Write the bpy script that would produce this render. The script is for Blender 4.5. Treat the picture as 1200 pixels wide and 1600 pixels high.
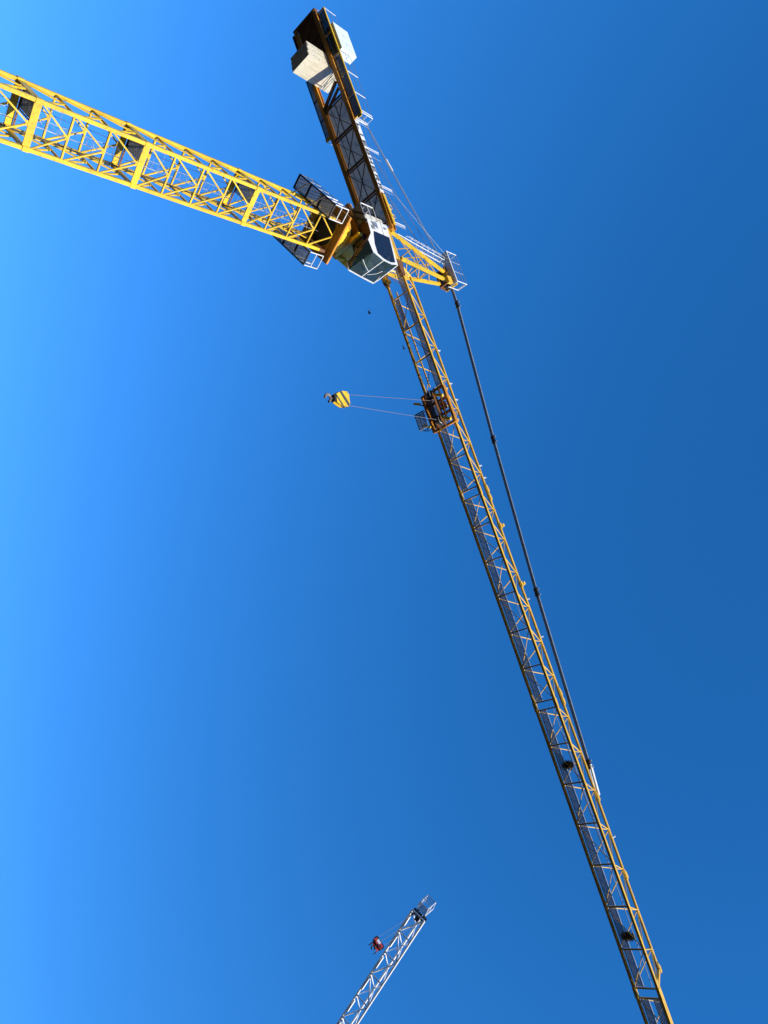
import bpy, math, random
from mathutils import Vector, Matrix
random.seed(7)
sc = bpy.context.scene
for o in list(bpy.data.objects):
    bpy.data.objects.remove(o)

# ------------------------------------------------------------------ camera
CAM_H = 1.7
F_PX, ELEV, ROLL = 1121.28, 0.89860, -0.07907          # focal length for a 1600 px long side
ce, se, cr, sr = math.cos(ELEV), math.sin(ELEV), math.cos(ROLL), math.sin(ROLL)
FW = Vector((0, ce, se)); RT = Vector((1, 0, 0)); UPV = Vector((0, -se, ce))
R2 = RT * cr + UPV * sr; U2 = UPV * cr - RT * sr
cam = bpy.data.cameras.new('camera'); cam_o = bpy.data.objects.new('camera', cam)
sc.collection.objects.link(cam_o)
m = Matrix.Identity(4)                                   # the phone was turned on its side: the sky's up is the picture's right
for i in range(3):
    m[i][0], m[i][1], m[i][2] = U2[i], -R2[i], -FW[i]
m.translation = (0, 0, CAM_H)
cam_o.matrix_world = m
cam.sensor_fit = 'VERTICAL'; cam.sensor_height = 24.0; cam.lens = F_PX / 1600 * 24.0
cam.clip_start = 0.1; cam.clip_end = 20000
sc.camera = cam_o
sc.render.resolution_x, sc.render.resolution_y = 768, 1024

# ------------------------------------------------------------------ sky, sun, exposure
SUN_AZ, SUN_EL = math.radians(-60), math.radians(11)      # azimuth counted from world +X
sdir = Vector((math.cos(SUN_AZ) * math.cos(SUN_EL), math.sin(SUN_AZ) * math.cos(SUN_EL), math.sin(SUN_EL)))
w = bpy.data.worlds.new('World'); sc.world = w; w.use_nodes = True
nt = w.node_tree; bg = nt.nodes['Background']
sky = nt.nodes.new('ShaderNodeTexSky'); sky.sky_type = 'NISHITA'; sky.sun_disc = False
sky.sun_elevation = SUN_EL; sky.sun_rotation = math.radians(90) - SUN_AZ
sky.altitude = 0; sky.air_density = 1.0; sky.dust_density = 0.0; sky.ozone_density = 6.0
sep = nt.nodes.new('ShaderNodeSeparateColor'); com = nt.nodes.new('ShaderNodeCombineColor')   # one even colour response, like the phone's saturated blue
nt.links.new(sky.outputs[0], sep.inputs[0])
for i, (pw, k) in enumerate(((1.45, 0.69), (0.97, 0.85), (0.95, 1.08))):
    p_ = nt.nodes.new('ShaderNodeMath'); p_.operation = 'POWER'; p_.inputs[1].default_value = pw
    q_ = nt.nodes.new('ShaderNodeMath'); q_.operation = 'MULTIPLY'; q_.inputs[1].default_value = k
    nt.links.new(sep.outputs[i], p_.inputs[0]); nt.links.new(p_.outputs[0], q_.inputs[0]); nt.links.new(q_.outputs[0], com.inputs[i])
nt.links.new(com.outputs[0], bg.inputs[0]); bg.inputs[1].default_value = 0.15
sl = bpy.data.lights.new('sun', 'SUN'); sl.energy = 2.7; sl.angle = math.radians(0.53); sl.color = (1, 0.93, 0.80)
so = bpy.data.objects.new('sun', sl); sc.collection.objects.link(so)
so.rotation_euler = (-sdir).to_track_quat('-Z', 'Y').to_euler()
sc.view_settings.view_transform = 'Standard'; sc.view_settings.look = 'None'
sc.view_settings.exposure = 1.16; sc.view_settings.gamma = 1.0; sc.view_settings.use_curve_mapping = False

# ------------------------------------------------------------------ materials
def mat(name, col, rough=0.5, metal=0.0, var=0.25, scale=3.0, dirt=None, dirt_amt=0.35, bump=0.0, spec=0.5, streak=0.0):
    M = bpy.data.materials.new(name); M.use_nodes = True
    n, l = M.node_tree.nodes, M.node_tree.links
    b = n['Principled BSDF']
    b.inputs['Roughness'].default_value = rough; b.inputs['Metallic'].default_value = metal
    b.inputs['Specular IOR Level'].default_value = spec
    g = n.new('ShaderNodeNewGeometry')
    n1 = n.new('ShaderNodeTexNoise'); n1.inputs['Scale'].default_value = scale; n1.inputs['Detail'].default_value = 5
    n2 = n.new('ShaderNodeTexNoise'); n2.inputs['Scale'].default_value = scale * 5.3; n2.inputs['Detail'].default_value = 6
    l.new(g.outputs['Position'], n1.inputs['Vector']); l.new(g.outputs['Position'], n2.inputs['Vector'])
    r1 = n.new('ShaderNodeMapRange'); r1.inputs[1].default_value = 0.3; r1.inputs[2].default_value = 0.7
    r1.inputs[3].default_value = 1 - var; r1.inputs[4].default_value = 1 + var * 0.35
    l.new(n1.outputs[0], r1.inputs[0])
    mx = n.new('ShaderNodeMix'); mx.data_type = 'RGBA'; mx.blend_type = 'MULTIPLY'; mx.inputs[0].default_value = 1
    mx.inputs[6].default_value = (*col, 1); l.new(r1.outputs[0], mx.inputs[7])
    oi = n.new('ShaderNodeObjectInfo'); ro = n.new('ShaderNodeMapRange'); ro.inputs[3].default_value = 1 - var*.55; ro.inputs[4].default_value = 1.04
    l.new(oi.outputs['Random'], ro.inputs[0])
    mo = n.new('ShaderNodeMix'); mo.data_type = 'RGBA'; mo.blend_type = 'MULTIPLY'; mo.inputs[0].default_value = 1
    l.new(mx.outputs[2], mo.inputs[6]); l.new(ro.outputs[0], mo.inputs[7])
    out = mo.outputs[2]
    if streak:                                           # run-off stains: noise stretched along the vertical
        mp = n.new('ShaderNodeMapping'); mp.inputs['Scale'].default_value = (1, 1, .12); l.new(g.outputs['Position'], mp.inputs['Vector'])
        n3 = n.new('ShaderNodeTexNoise'); n3.inputs['Scale'].default_value = 5; n3.inputs['Detail'].default_value = 4; l.new(mp.outputs[0], n3.inputs['Vector'])
        r4 = n.new('ShaderNodeMapRange'); r4.inputs[1].default_value = .5; r4.inputs[2].default_value = .75; r4.inputs[3].default_value = 0; r4.inputs[4].default_value = streak
        l.new(n3.outputs[0], r4.inputs[0])
        m4 = n.new('ShaderNodeMix'); m4.data_type = 'RGBA'; l.new(r4.outputs[0], m4.inputs[0]); l.new(out, m4.inputs[6]); m4.inputs[7].default_value = (*(dirt or (.2, .18, .15)), 1); out = m4.outputs[2]
    if dirt:
        r2 = n.new('ShaderNodeMapRange'); r2.inputs[1].default_value = 0.56; r2.inputs[2].default_value = 0.72
        r2.inputs[3].default_value = 0; r2.inputs[4].default_value = dirt_amt
        l.new(n2.outputs[0], r2.inputs[0])
        m2 = n.new('ShaderNodeMix'); m2.data_type = 'RGBA'; l.new(r2.outputs[0], m2.inputs[0])
        l.new(out, m2.inputs[6]); m2.inputs[7].default_value = (*dirt, 1); out = m2.outputs[2]
        r3 = n.new('ShaderNodeMapRange'); r3.inputs[3].default_value = rough - 0.12; r3.inputs[4].default_value = rough + 0.2
        l.new(n2.outputs[0], r3.inputs[0]); l.new(r3.outputs[0], b.inputs['Roughness'])
    l.new(out, b.inputs['Base Color'])
    if bump:
        bp = n.new('ShaderNodeBump'); bp.inputs['Strength'].default_value = bump; bp.inputs['Distance'].default_value = 0.02
        l.new(n2.outputs[0], bp.inputs['Height']); l.new(bp.outputs[0], b.inputs['Normal'])
    return M
MT = dict(
    yellow=mat('yellow_paint', (0.81, 0.52, 0.020), 0.46, var=0.22, scale=0.8, dirt=(0.26, 0.11, 0.02), dirt_amt=0.5, streak=0.3),
    golden=mat('golden_paint', (0.80, 0.47, 0.042), 0.45, var=0.22, scale=0.9, dirt=(0.20, 0.085, 0.02), dirt_amt=0.5),
    amber_shade=mat('amber_shade_paint', (0.60, 0.25, 0.018), 0.5, var=0.25, scale=1.1, dirt=(0.14, 0.06, 0.015), dirt_amt=0.5),  # browner yellow: underside shade put into the colour; plain amber on the trolley
    white=mat('white_paint', (0.80, 0.80, 0.78), 0.4, var=0.1, dirt=(0.35, 0.30, 0.22), dirt_amt=0.4, streak=0.35),
    bright=mat('bright_white_paint', (0.80, 0.80, 0.79), 0.5, var=0.06),
    cream=mat('cream_panel', (0.62, 0.58, 0.48), 0.55, var=0.15, dirt=(0.3, 0.25, 0.18)),
    galv=mat('galvanised_steel', (0.46, 0.47, 0.48), 0.45, metal=0.55, var=0.2),
    grate=mat('grating_steel', (0.34, 0.35, 0.36), 0.55, metal=0.3, var=0.2),
    deck=mat('grey_deck_sheet', (0.74, 0.73, 0.70), 0.6, var=0.18, scale=1.2, dirt=(0.2, 0.17, 0.13)),
    dark=mat('dark_steel', (0.045, 0.042, 0.040), 0.5, metal=0.2, var=0.3),
    brown=mat('oxide_brown_steel', (0.20, 0.085, 0.025), 0.6, var=0.3, dirt=(0.05, 0.03, 0.02)),
    tie=mat('tie_bar_steel', (0.30, 0.33, 0.34), 0.38, metal=0.35, var=0.2),
    rope=mat('rope_steel', (0.22, 0.19, 0.18), 0.5, metal=0.2, var=0.1),
    concrete=mat('cast_concrete', (0.66, 0.60, 0.46), 0.85, var=0.16, scale=1.3, dirt=(0.30, 0.27, 0.2), dirt_amt=0.45, bump=0.25, spec=0.2, streak=0.55),
    cabinet=mat('pale_cabinet_paint', (0.70, 0.78, 0.78), 0.45, var=0.08),
    glass=mat('dark_cab_glass', (0.012, 0.018, 0.035), 0.06, var=0.1),
    black=mat('black_paint', (0.02, 0.02, 0.02), 0.5, var=0.1),
    blue=mat('blue_paint', (0.02, 0.16, 0.42), 0.5, var=0.1),
    red=mat('red_paint', (0.55, 0.05, 0.03), 0.45, var=0.2, dirt=(0.1, 0.02, 0.02)),
    twig=mat('dry_twigs', (0.13, 0.085, 0.035), 0.9, var=0.5, scale=20),
    feather=mat('dark_feathers', (0.015, 0.015, 0.018), 0.7, var=0.2, scale=30),
    hookm=mat('forged_hook_steel', (0.30, 0.23, 0.20), 0.45, metal=0.3, var=0.2),
    stripe=mat('dark_warning_stripe', (0.07, 0.065, 0.05), 0.5, var=0.2),
    soil=mat('dry_ground', (0.050, 0.043, 0.036), 0.95, var=0.3, scale=0.05, dirt=(0.05, 0.04, 0.03), bump=0.3, spec=0.1),
)
def glass_mat():
    M = bpy.data.materials.new('tinted_cab_pane'); M.use_nodes = True
    n, l = M.node_tree.nodes, M.node_tree.links
    b = n['Principled BSDF']
    b.inputs['Base Color'].default_value = (0.13, 0.22, 0.24, 1); b.inputs['Roughness'].default_value = 0.04
    b.inputs['Transmission Weight'].default_value = 0.85; b.inputs['IOR'].default_value = 1.45
    return M
MT['pane'] = glass_mat()
def translucent(name, col, amt):                       # thin fibreglass sheet: lets some daylight through
    M = mat(name, col, 0.6, var=0.15, scale=1.2, dirt=(0.3, 0.27, 0.22))
    n, l = M.node_tree.nodes, M.node_tree.links
    t = n.new('ShaderNodeBsdfTranslucent'); t.inputs[0].default_value = (*col, 1); x = n.new('ShaderNodeMixShader'); x.inputs[0].default_value = amt
    l.new(n['Principled BSDF'].outputs[0], x.inputs[1]); l.new(t.outputs[0], x.inputs[2]); l.new(x.outputs[0], n['Material Output'].inputs['Surface'])
    return M
MT['deck'] = translucent('fibreglass_deck_sheet', (0.70, 0.69, 0.66), 0.45)

# ------------------------------------------------------------------ mesh helpers
def link(o): sc.collection.objects.link(o); return o
def basis(p1, p2, up=Vector((0, 0, 1))):
    d = Vector(p2) - Vector(p1); L = d.length; z = d / L
    if abs(z.dot(up)) > 0.98: up = Vector((0, 1, 0))
    x = up.cross(z).normalized(); y = z.cross(x)
    B = Matrix.Identity(4)
    for i in range(3): B[i][0], B[i][1], B[i][2] = x[i], y[i], z[i]
    B.translation = Vector(p1); return B, L
class MB:
    """collects solids into one mesh"""
    def __init__(s): s.v, s.f, s.mi, s.sm, s.cur = [], [], [], [], 0
    def add(s, vs, fs, smooth=False):
        b = len(s.v); s.v += [tuple(v) for v in vs]; s.f += [tuple(b + i for i in f) for f in fs]
        s.mi += [s.cur] * len(fs); s.sm += [smooth] * len(fs)
    def cuboid(s, lo, hi):
        x0, y0, z0 = lo; x1, y1, z1 = hi
        s.add([(x0,y0,z0),(x1,y0,z0),(x1,y1,z0),(x0,y1,z0),(x0,y0,z1),(x1,y0,z1),(x1,y1,z1),(x0,y1,z1)],
              [(3,2,1,0),(4,5,6,7),(0,1,5,4),(1,2,6,5),(2,3,7,6),(3,0,4,7)])
    def bar(s, p1, p2, w, h=None, up=Vector((0, 0, 1))):
        h = h or w; B, L = basis(p1, p2, up)
        s.add([B @ Vector((x * w / 2, y * h / 2, z)) for z in (0, L) for x, y in ((-1,-1),(1,-1),(1,1),(-1,1))],
              [(3,2,1,0),(4,5,6,7),(0,1,5,4),(1,2,6,5),(2,3,7,6),(3,0,4,7)])
    def tube(s, p1, p2, r, n=8, r2=None):
        B, L = basis(p1, p2); r2 = r if r2 is None else r2
        vs = [B @ Vector((q * math.cos(2*math.pi*i/n), q * math.sin(2*math.pi*i/n), z)) for z, q in ((0, r), (L, r2)) for i in range(n)]
        s.add(vs, [(i, (i+1) % n, n + (i+1) % n, n + i) for i in range(n)], True)
        s.add(vs, [tuple(range(n-1, -1, -1)), tuple(range(n, 2*n))])
    def path(s, pts, r, n=6):
        for a, b in zip(pts, pts[1:]): s.tube(a, b, r, n)
    def ring(s, c, axis, R, r, n=20, k=6, a0=0.0, a1=2*math.pi):
        B, _ = basis(c, Vector(c) + Vector(axis))
        full = abs(a1 - a0 - 2*math.pi) < 1e-4; cnt = n if full else n + 1
        vs = []
        for i in range(cnt):
            t = a0 + (a1 - a0) * i / n
            for j in range(k):
                u = 2*math.pi*j/k; q = R + r*math.cos(u)
                vs.append(B @ Vector((q*math.cos(t), q*math.sin(t), r*math.sin(u))))
        fs = [(i*k+j, ((i+1) % cnt)*k+j, ((i+1) % cnt)*k+(j+1) % k, i*k+(j+1) % k) for i in range(n) for j in range(k)]
        s.add(vs, fs, True)
    def prism(s, poly, t0, t1, fn):
        """poly: 2-D outline, fn(a,b,t) -> point; extruded t0..t1"""
        n = len(poly)
        s.add([fn(a, b, t0) for a, b in poly] + [fn(a, b, t1) for a, b in poly],
              [tuple(range(n-1, -1, -1)), tuple(range(n, 2*n))] + [(i, (i+1) % n, n+(i+1) % n, n+i) for i in range(n)])
    def build(s, name, mats, parent=None, M=None):
        me = bpy.data.meshes.new(name); me.from_pydata(s.v, [], s.f)
        mats = mats if isinstance(mats, (list, tuple)) else [mats]
        for q in mats: me.materials.append(MT[q])
        me.polygons.foreach_set('material_index', s.mi); me.polygons.foreach_set('use_smooth', s.sm)
        me.update(); import bmesh as _b
        bm = _b.new(); bm.from_mesh(me); _b.ops.recalc_face_normals(bm, faces=bm.faces[:]); bm.to_mesh(me); bm.free()
        return put(me, name, parent, M)
def put(me, name, parent=None, M=None):
    o = link(bpy.data.objects.new(name, me))
    if parent is not None: o.parent = parent
    o.matrix_basis = M if M is not None else Matrix.Identity(4)
    return o
_unit = {}
def unit_mesh(shape, mt):
    k = (shape, mt)
    if k not in _unit:
        b = MB()
        if shape == 'box': b.cuboid((-.5, -.5, 0), (.5, .5, 1))
        else: b.tube((0, 0, 0), (0, 0, 1), .5, 10)
        o = b.build('bar_mesh', mt); me = o.data; bpy.data.objects.remove(o); _unit[k] = me
    return _unit[k]
def bar(parent, name, p1, p2, wd, mt, h=None, shape='box', up=Vector((0, 0, 1))):
    B, L = basis(p1, p2, up)
    return put(unit_mesh(shape, mt), name, parent, B @ Matrix.Diagonal((wd, h or wd, L, 1)))
def empty(name, M=None, parent=None):
    o = link(bpy.data.objects.new(name, None)); o.empty_display_size = .5
    if parent is not None: o.parent = parent
    o.matrix_basis = M if M is not None else Matrix.Identity(4)
    return o
def tag(o, label, cat, group=None):
    o['label'] = label; o['category'] = cat; o['kind'] = 'thing'
    if group: o['group'] = group
    return o
_gr = {}
def grating(parent, name, x0, x1, y0, y1, z, mt='grate', nx=None, ny=None, frame=True, fill=0.5, M=None):
    """an open steel walkway panel of bearing bars and cross bars"""
    L, W = x1 - x0, y1 - y0
    nx = nx or max(3, round(L / 0.085)); ny = ny or max(3, round(W / 0.075))
    k = (round(L, 3), round(W, 3), mt, nx, ny, frame, fill)
    if k not in _gr:
        b = MB(); t = W / ny * fill; u = L / nx * fill
        for i in range(ny): 
            y = (i + .5) * W / ny; b.cuboid((0, y - t/2, 0), (L, y + t/2, .03))
        for i in range(nx):
            x = (i + .5) * L / nx; b.cuboid((x - u/2, 0, .004), (x + u/2, W, .026))
        if frame:
            b.cuboid((0, -.02, -.012), (L, .0, .045)); b.cuboid((0, W, -.012), (L, W + .02, .045))
        o = b.build(name, mt); me = o.data; bpy.data.objects.remove(o); _gr[k] = me
    return put(_gr[k], name, parent, (M or Matrix.Identity(4)) @ Matrix.Translation((x0, y0, z)))
def railing(b, pts, hgt, r=.022, step=1.2, mids=(0.5,), pr=None, toe=None):
    """posts and rails along a polyline at floor level, into mesh b"""
    pr = pr or r * 1.15
    for a, c in zip(pts, pts[1:]):
        a, c = Vector(a), Vector(c); n = max(1, round((c - a).length / step))
        for i in range(n + 1):
            p = a.lerp(c, i / n); b.tube(p, p + Vector((0, 0, hgt)), pr, 6)
        for q in (*mids, 1.0): b.tube(a + Vector((0, 0, hgt*q)), c + Vector((0, 0, hgt*q)), r, 6)
        if toe: b.bar(a + Vector((0,0,.08)), c + Vector((0,0,.08)), .015, .13)

# ------------------------------------------------------------------ ground
b = MB(); N = 48; Rg = 6000
b.add([(Rg*math.cos(2*math.pi*i/N), Rg*math.sin(2*math.pi*i/N), 0) for i in range(N)], [tuple(range(N))])
o = b.build('ground', 'soil'); o['kind'] = 'structure'

# ------------------------------------------------------------------ yellow crane: frames
MX, MY = -20.3352, 33.6927
MYAW, JAZ = 0.80364, -0.30091
HJ, WJ, H0, PH, HW = 45.045, 1.624, 16.8894, 1.92176, 1.15
ROOT = empty('tower_crane', Matrix.Translation((MX, MY, 0)))
tag(ROOT, 'yellow lattice tower crane with long jib and white operator cab', 'tower crane')
MM = Matrix.Translation((0, 0, CAM_H)) @ Matrix.Rotation(MYAW, 4, 'Z')
MJ = Matrix.Translation((0, 0, CAM_H)) @ Matrix.Rotation(JAZ, 4, 'Z')
WJM = Matrix.Translation((MX, MY, 0)) @ MJ             # slewing frame in the world: x along the jib, y away from the camera side
def part(name, frame): return empty(name, frame, ROOT)

# ------------------------------------------------------------------ mast
bp = MB(); bp.cuboid((-3.2, -3.2, -CAM_H - .4), (3.2, 3.2, -CAM_H + .55)); bp.build('foundation', 'concrete', ROOT, MM)
ZT = 38.02
secs = [(-9.3, -7), (-7, -4), (-4, 0), (0, 3), (3, 7), (7, 11)]
corn = [(-HW, -HW), (HW, -HW), (HW, HW), (-HW, HW)]
for k0, k1 in secs:
    S = part('mast_section', MM); z0, z1 = H0 + k0*PH, min(H0 + k1*PH, ZT)
    vis = k1 > 0 - 2
    for cx, cy in corn:
        bar(S, 'chord', (cx, cy, z0 + .01), (cx, cy, z1 - .01), .19, 'yellow', up=Vector((0, 1, 0)))
        b = MB(); b.cuboid((cx-.125, cy-.125, z0 - .0), (cx+.125, cy+.125, z0 + .34)); b.build('chord_joint', 'yellow', S)
    ks = list(range(math.ceil(k0), k1 + 1)) if k0 > -9 else [-9, -8, -7]
    for fi in range(4):
        (ax, ay), (bx, by) = corn[fi], corn[(fi+1) % 4]
        nx, ny = (ay - by), (bx - ax); L = math.hypot(nx, ny); nx, ny = -nx/L, -ny/L      # outward normal
        nx, ny = ((ax+bx)/2/HW, (ay+by)/2/HW)
        for k in ks:
            z = H0 + k*PH
            a, c, md = Vector((ax, ay, z)), Vector((bx, by, z)), Vector(((ax+bx)/2, (ay+by)/2, z))
            if k > k0 and k < k1 or (k == k1 and k1 == 11):
                bar(S, 'cross_bar', a, c, .095, 'yellow')
            if k == k0 and k0 > -9:
                off = Vector((nx, ny, 0)) * .02
                bar(S, 'section_plate', a + off + Vector((0, 0, .17)), c + off + Vector((0, 0, .17)), .05, 'yellow', h=.36, up=Vector((0, 0, 1)))
                # rotate so that the tall side is vertical
            if k < k1:
                z2 = min(H0 + (k+1)*PH, ZT)
                md2 = Vector(((ax+bx)/2, (ay+by)/2, z2)); q = .06 if k > k0 else .3
                for p in (a, c):
                    st = p.lerp(md2, 0.04) + Vector((0, 0, q if k == k0 else .03))
                    bar(S, 'diagonal_brace', st, md2, .078, 'yellow')
                if vis and (k < k1 - 1 or k1 == 11 or True):
                    g = MB(); t = Vector((bx-ax, by-ay, 0)).normalized()
                    g.bar(md2 - t*.13 + Vector((0, 0, -.03)), md2 + t*.13 + Vector((0, 0, -.03)), .035, .2); g.build('gusset', 'yellow', S)
    # ladder with hoops, cable, landing
    b = MB(); lx, ly = .30, .62
    for s_ in (-.21, .21): b.tube((lx + s_, ly, z0 + .35), (lx + s_, ly, z1 - .05), .018, 6)
    z = z0 + .5
    while z < z1 - .1:
        b.tube((lx - .21, ly, z), (lx + .21, ly, z), .009, 5); z += .30
    z = z0 + 2.4
    while z < z1 - .2:
        b.ring((lx, ly - .33, z), (0, 0, 1), .36, .011, 14, 5); z += 1.45
    for t in (-1.57,):
        b.tube((lx + .36*math.cos(t), ly - .33 + .36*math.sin(t), z0 + 2.4), (lx + .36*math.cos(t), ly - .33 + .36*math.sin(t), z1 - .4), .011, 5)
    b.build('ladder', 'galv', S)
    for cxx, cyy, am, fr, rr in ((1.0, .72, .02, 1.7, .028), (1.02, .6, .02, 1.3, .02), (-.2, .95, .04, 2.1, .014)):
        b = MB(); b.path([(cxx + am*math.sin(i*fr)*.6, cyy + am*math.cos(i*fr), z0 + (z1 - z0)*i/8) for i in range(9)], rr, 6); b.build('power_cable', 'dark', S)
    if k0 >= -4:
        zp = z0 + .42
        grating(S, 'landing', -1.0, .02, -.95, 1.0, zp, nx=14, ny=22, fill=.42)
        b = MB()
        for yy in (-.9, 1.02): b.bar((-1.05, yy, zp - .05), (1.05, yy, zp - .05), .06, .08)
        for xx in (-1.02, .06): b.bar((xx, -.95, zp - .045), (xx, 1.05, zp - .045), .05, .07)
        b.build('landing_frame', 'brown', S)
        b = MB(); railing(b, [(.08, -.9, zp), (.08, .1, zp)], 1.05, .010); railing(b, [(-.95, -.92, zp), (.06, -.92, zp)], 1.05, .010, mids=(.5,)); b.build('landing_rail', 'galv', S)

# ------------------------------------------------------------------ slewing ring support and service platforms (fixed to the mast)
S = part('ring_support', MM)
b = MB(); b.tube((0, 0, 38.1), (0, 0, 38.14), 1.16, 32); b.build('hole_shade_disc', 'black', S)  # black disc: shade inside the base plate's hole, put in as colour
b = MB(); Rh, n = 1.18, 24; hp = 1.76
outer = []
for i in range(n):
    t = 2*math.pi*i/n + math.pi/4*0; c_, s_ = math.cos(t), math.sin(t); q = hp / max(abs(c_), abs(s_)); outer.append((q*c_, q*s_))
vs = []
for z in (38.03, 38.2):
    vs += [(x, y, z) for x, y in outer] + [(Rh*math.cos(2*math.pi*i/n), Rh*math.sin(2*math.pi*i/n), z) for i in range(n)]
fs = []
for i in range(n):
    j = (i+1) % n
    fs += [(i, j, n+j, n+i), (2*n+i, 3*n+i, 3*n+j, 2*n+j), (i, 2*n+i, 2*n+j, j), (n+i, n+j, 3*n+j, 3*n+i)]
b.add(vs, fs); b.build('base_plate', 'amber_shade', S)
b = MB(); b.cuboid((-1.25, -1.25, 37.4), (-1.05, 1.25, 38.02)); b.cuboid((1.05, -1.25, 37.4), (1.25, 1.25, 38.02)); b.build('head_beam', 'brown', S)
b = MB(); b.tube((0, 0, 38.2), (0, 0, 39.25), 1.34, 40); b.build('ring_drum', 'yellow', S)
b = MB()
for i in range(20):
    t = 2*math.pi*i/20; b.bar((1.35*math.cos(t), 1.35*math.sin(t), 38.2), (1.35*math.cos(t), 1.35*math.sin(t), 39.25), .03, .09, up=Vector((-math.sin(t), math.cos(t), 0)))
b.build('stiffener_ribs', 'yellow', S)
b = MB(); b.tube((0, 0, 39.25), (0, 0, 39.42), 1.37, 48); b.build('ring_flange', 'golden', S)
b = MB(); b.tube((0, 0, 39.42), (0, 0, 40.0), 1.0, 48); b.build('slewing_ring', 'dark', S)
b = MB(); b.bar((-1.77, -1.77, 38.12), (1.77, -1.77, 38.12), .05, .15); b.bar((-1.77, 1.77, 38.12), (1.77, 1.77, 38.12), .05, .15)
b.bar((-1.77, -1.74, 38.12), (-1.77, 1.74, 38.12), .05, .15); b.bar((1.77, -1.74, 38.12), (1.77, 1.74, 38.12), .05, .15); b.build('edge_rim', 'amber_shade', S)
def service_platform(sx, y0, y1):
    P = part('service_platform', MM); xi, xo = sx*1.27, sx*2.25; xa, xb = min(xi, xo), max(xi, xo); z = 36.0
    yy = y0
    cuts = [y0 + (y1 - y0)*i/3 for i in range(4)]
    for a, c in zip(cuts, cuts[1:]): grating(P, 'floor_panel', xa + .04, xb - .04, a + .02, c - .02, z, nx=12, ny=16, fill=.36)
    b = MB()
    for x in (xa, xb): b.bar((x, y0, z), (x, y1, z), .07, .14)
    for y in cuts: b.bar((xa, y, z - .03), (xb, y, z - .03), .07, .1)
    for y in (-.9, .9): b.bar((sx*1.2, y, z - 1.1), (xo, y, z - .08), .07)
    b.build('floor_frame', 'dark', P)
    b = MB(); b.bar((xi, -1.75, 36.05), (xi, 1.2, 36.05), .05, .16); b.build('kick_board', 'white', P)
    b = MB(); railing(b, [(xi, y0, z), (xo, y0, z)], 1.3, .032, step=1.0); railing(b, [(xo, y0, z), (xo, y0 + 1.3, z)], 1.3, .03, step=.7); b.build('end_rail', 'white', P)
    b = MB(); railing(b, [(xo, y0 + 1.3, z), (xo, y1, z), (xi, y1, z)], 1.25, .026, step=1.1); b.build('side_rail', 'galv', P)
    return P
service_platform(-1, -2.05, 2.2)
service_platform(1, -1.95, 2.1)

# ------------------------------------------------------------------ slewing platform
S = part('slewing_platform', MJ)
b = MB(); b.cuboid((-1.75, -1.42, 39.96), (1.0, 1.36, 40.34)); b.build('deck_plate', 'amber_shade', S)
b = MB(); b.prism([(-1.5, 40.34), (.9, 40.34), (1.35, 45.1), (-1.45, 45.1)], -1.02, 1.02, lambda a, c, t: (a, t, c)); b.build('turret', 'golden', S)
b = MB()
for y in (-1.25, 1.25): b.prism([(.5, 40.05), (.98, 40.05), (1.75, 41.3), (1.75, 41.9), (.9, 41.9)], y - .04, y + .04, lambda a, c, t: (a, t, c))
b.build('cab_bracket', 'yellow', S)
for y in (-1.0, 1.0):
    b = MB(); b.tube((1.22, y, 39.75), (1.22, y, 40.6), .17, 16); b.tube((1.22, y, 39.6), (1.22, y, 39.75), .11, 12); b.build('slewing_motor', 'yellow', S)
bar(S, 'cab_beam', (1.2, -1.75, 39.62), (1.2, .92, 39.62), .26, 'yellow', h=.36)
bar(S, 'cab_beam_stub', (.9, -.9, 39.7), (1.07, -.9, 39.7), .3, 'yellow'); bar(S, 'cab_beam_stub', (.9, .6, 39.7), (1.07, .6, 39.7), .3, 'yellow')
b = MB(); b.cuboid((-1.3, -2.2, 40.2), (.1, -1.02, 40.28)); b.build('cab_landing', 'grate', S)
b = MB(); railing(b, [(-1.3, -2.22, 40.28), (.05, -2.22, 40.28)], 1.35, .03, step=1.3); railing(b, [(-1.3, -2.2, 40.28), (-1.3, -1.1, 40.28)], 1.3, .026); b.build('landing_rail', 'white', S)
b = MB(); b.bar((-1.5, -1.0, 40.3), (-.3, -2.25, 40.25), .14, .18); b.bar((-1.1, -.9, 40.0), (.4, -2.3, 40.1), .12, .16); b.build('landing_beam', 'dark', S)
b = MB(); b.cuboid((-2.1, -.9, 41.0), (-1.5, .9, 44.6)); b.build('switch_box', 'cream', S)

# ------------------------------------------------------------------ operator cab
S = part('operator_cab', MJ)
NY, FY = -2.3, -.36
near = [(0.12, 40.25), (1.3, 40.12), (2.05, 39.46), (3.05, 39.55), (3.48, 40.46), (3.58, 41.35), (3.42, 42.14), (0.0, 42.55)]
far  = [(0.12, 40.4), (1.95, 40.25), (2.80, 38.95), (3.40, 38.80), (3.67, 40.06), (3.90, 41.33), (3.50, 42.02), (0.0, 42.45)]
n = len(near)
NP = [Vector((x, NY, z)) for x, z in near]; FP = [Vector((x, FY, z)) for x, z in far]
def quad_panel(name, a, b_, c, d, mt, th=.03):
    q = MB(); nn = (b_ - a).cross(d - a).normalized() * th
    q.add([a, b_, c, d, a+nn, b_+nn, c+nn, d+nn], [(0,1,2,3),(4,7,6,5),(0,4,5,1),(1,5,6,2),(2,6,7,3),(3,7,4,0)])
    return q.build(name, mt, S)
quad_panel('floor_pan', NP[0], FP[0], FP[1], NP[1], 'brown'); quad_panel('floor_pan', NP[1], FP[1], FP[2], NP[2], 'brown')
def inner(i): return NP[i], NP[i+1], FP[i+1], FP[i]
for i in (2, 3, 4, 5): quad_panel('front_pane', NP[i], NP[i+1], FP[i+1], FP[i], 'pane', .012)
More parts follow.
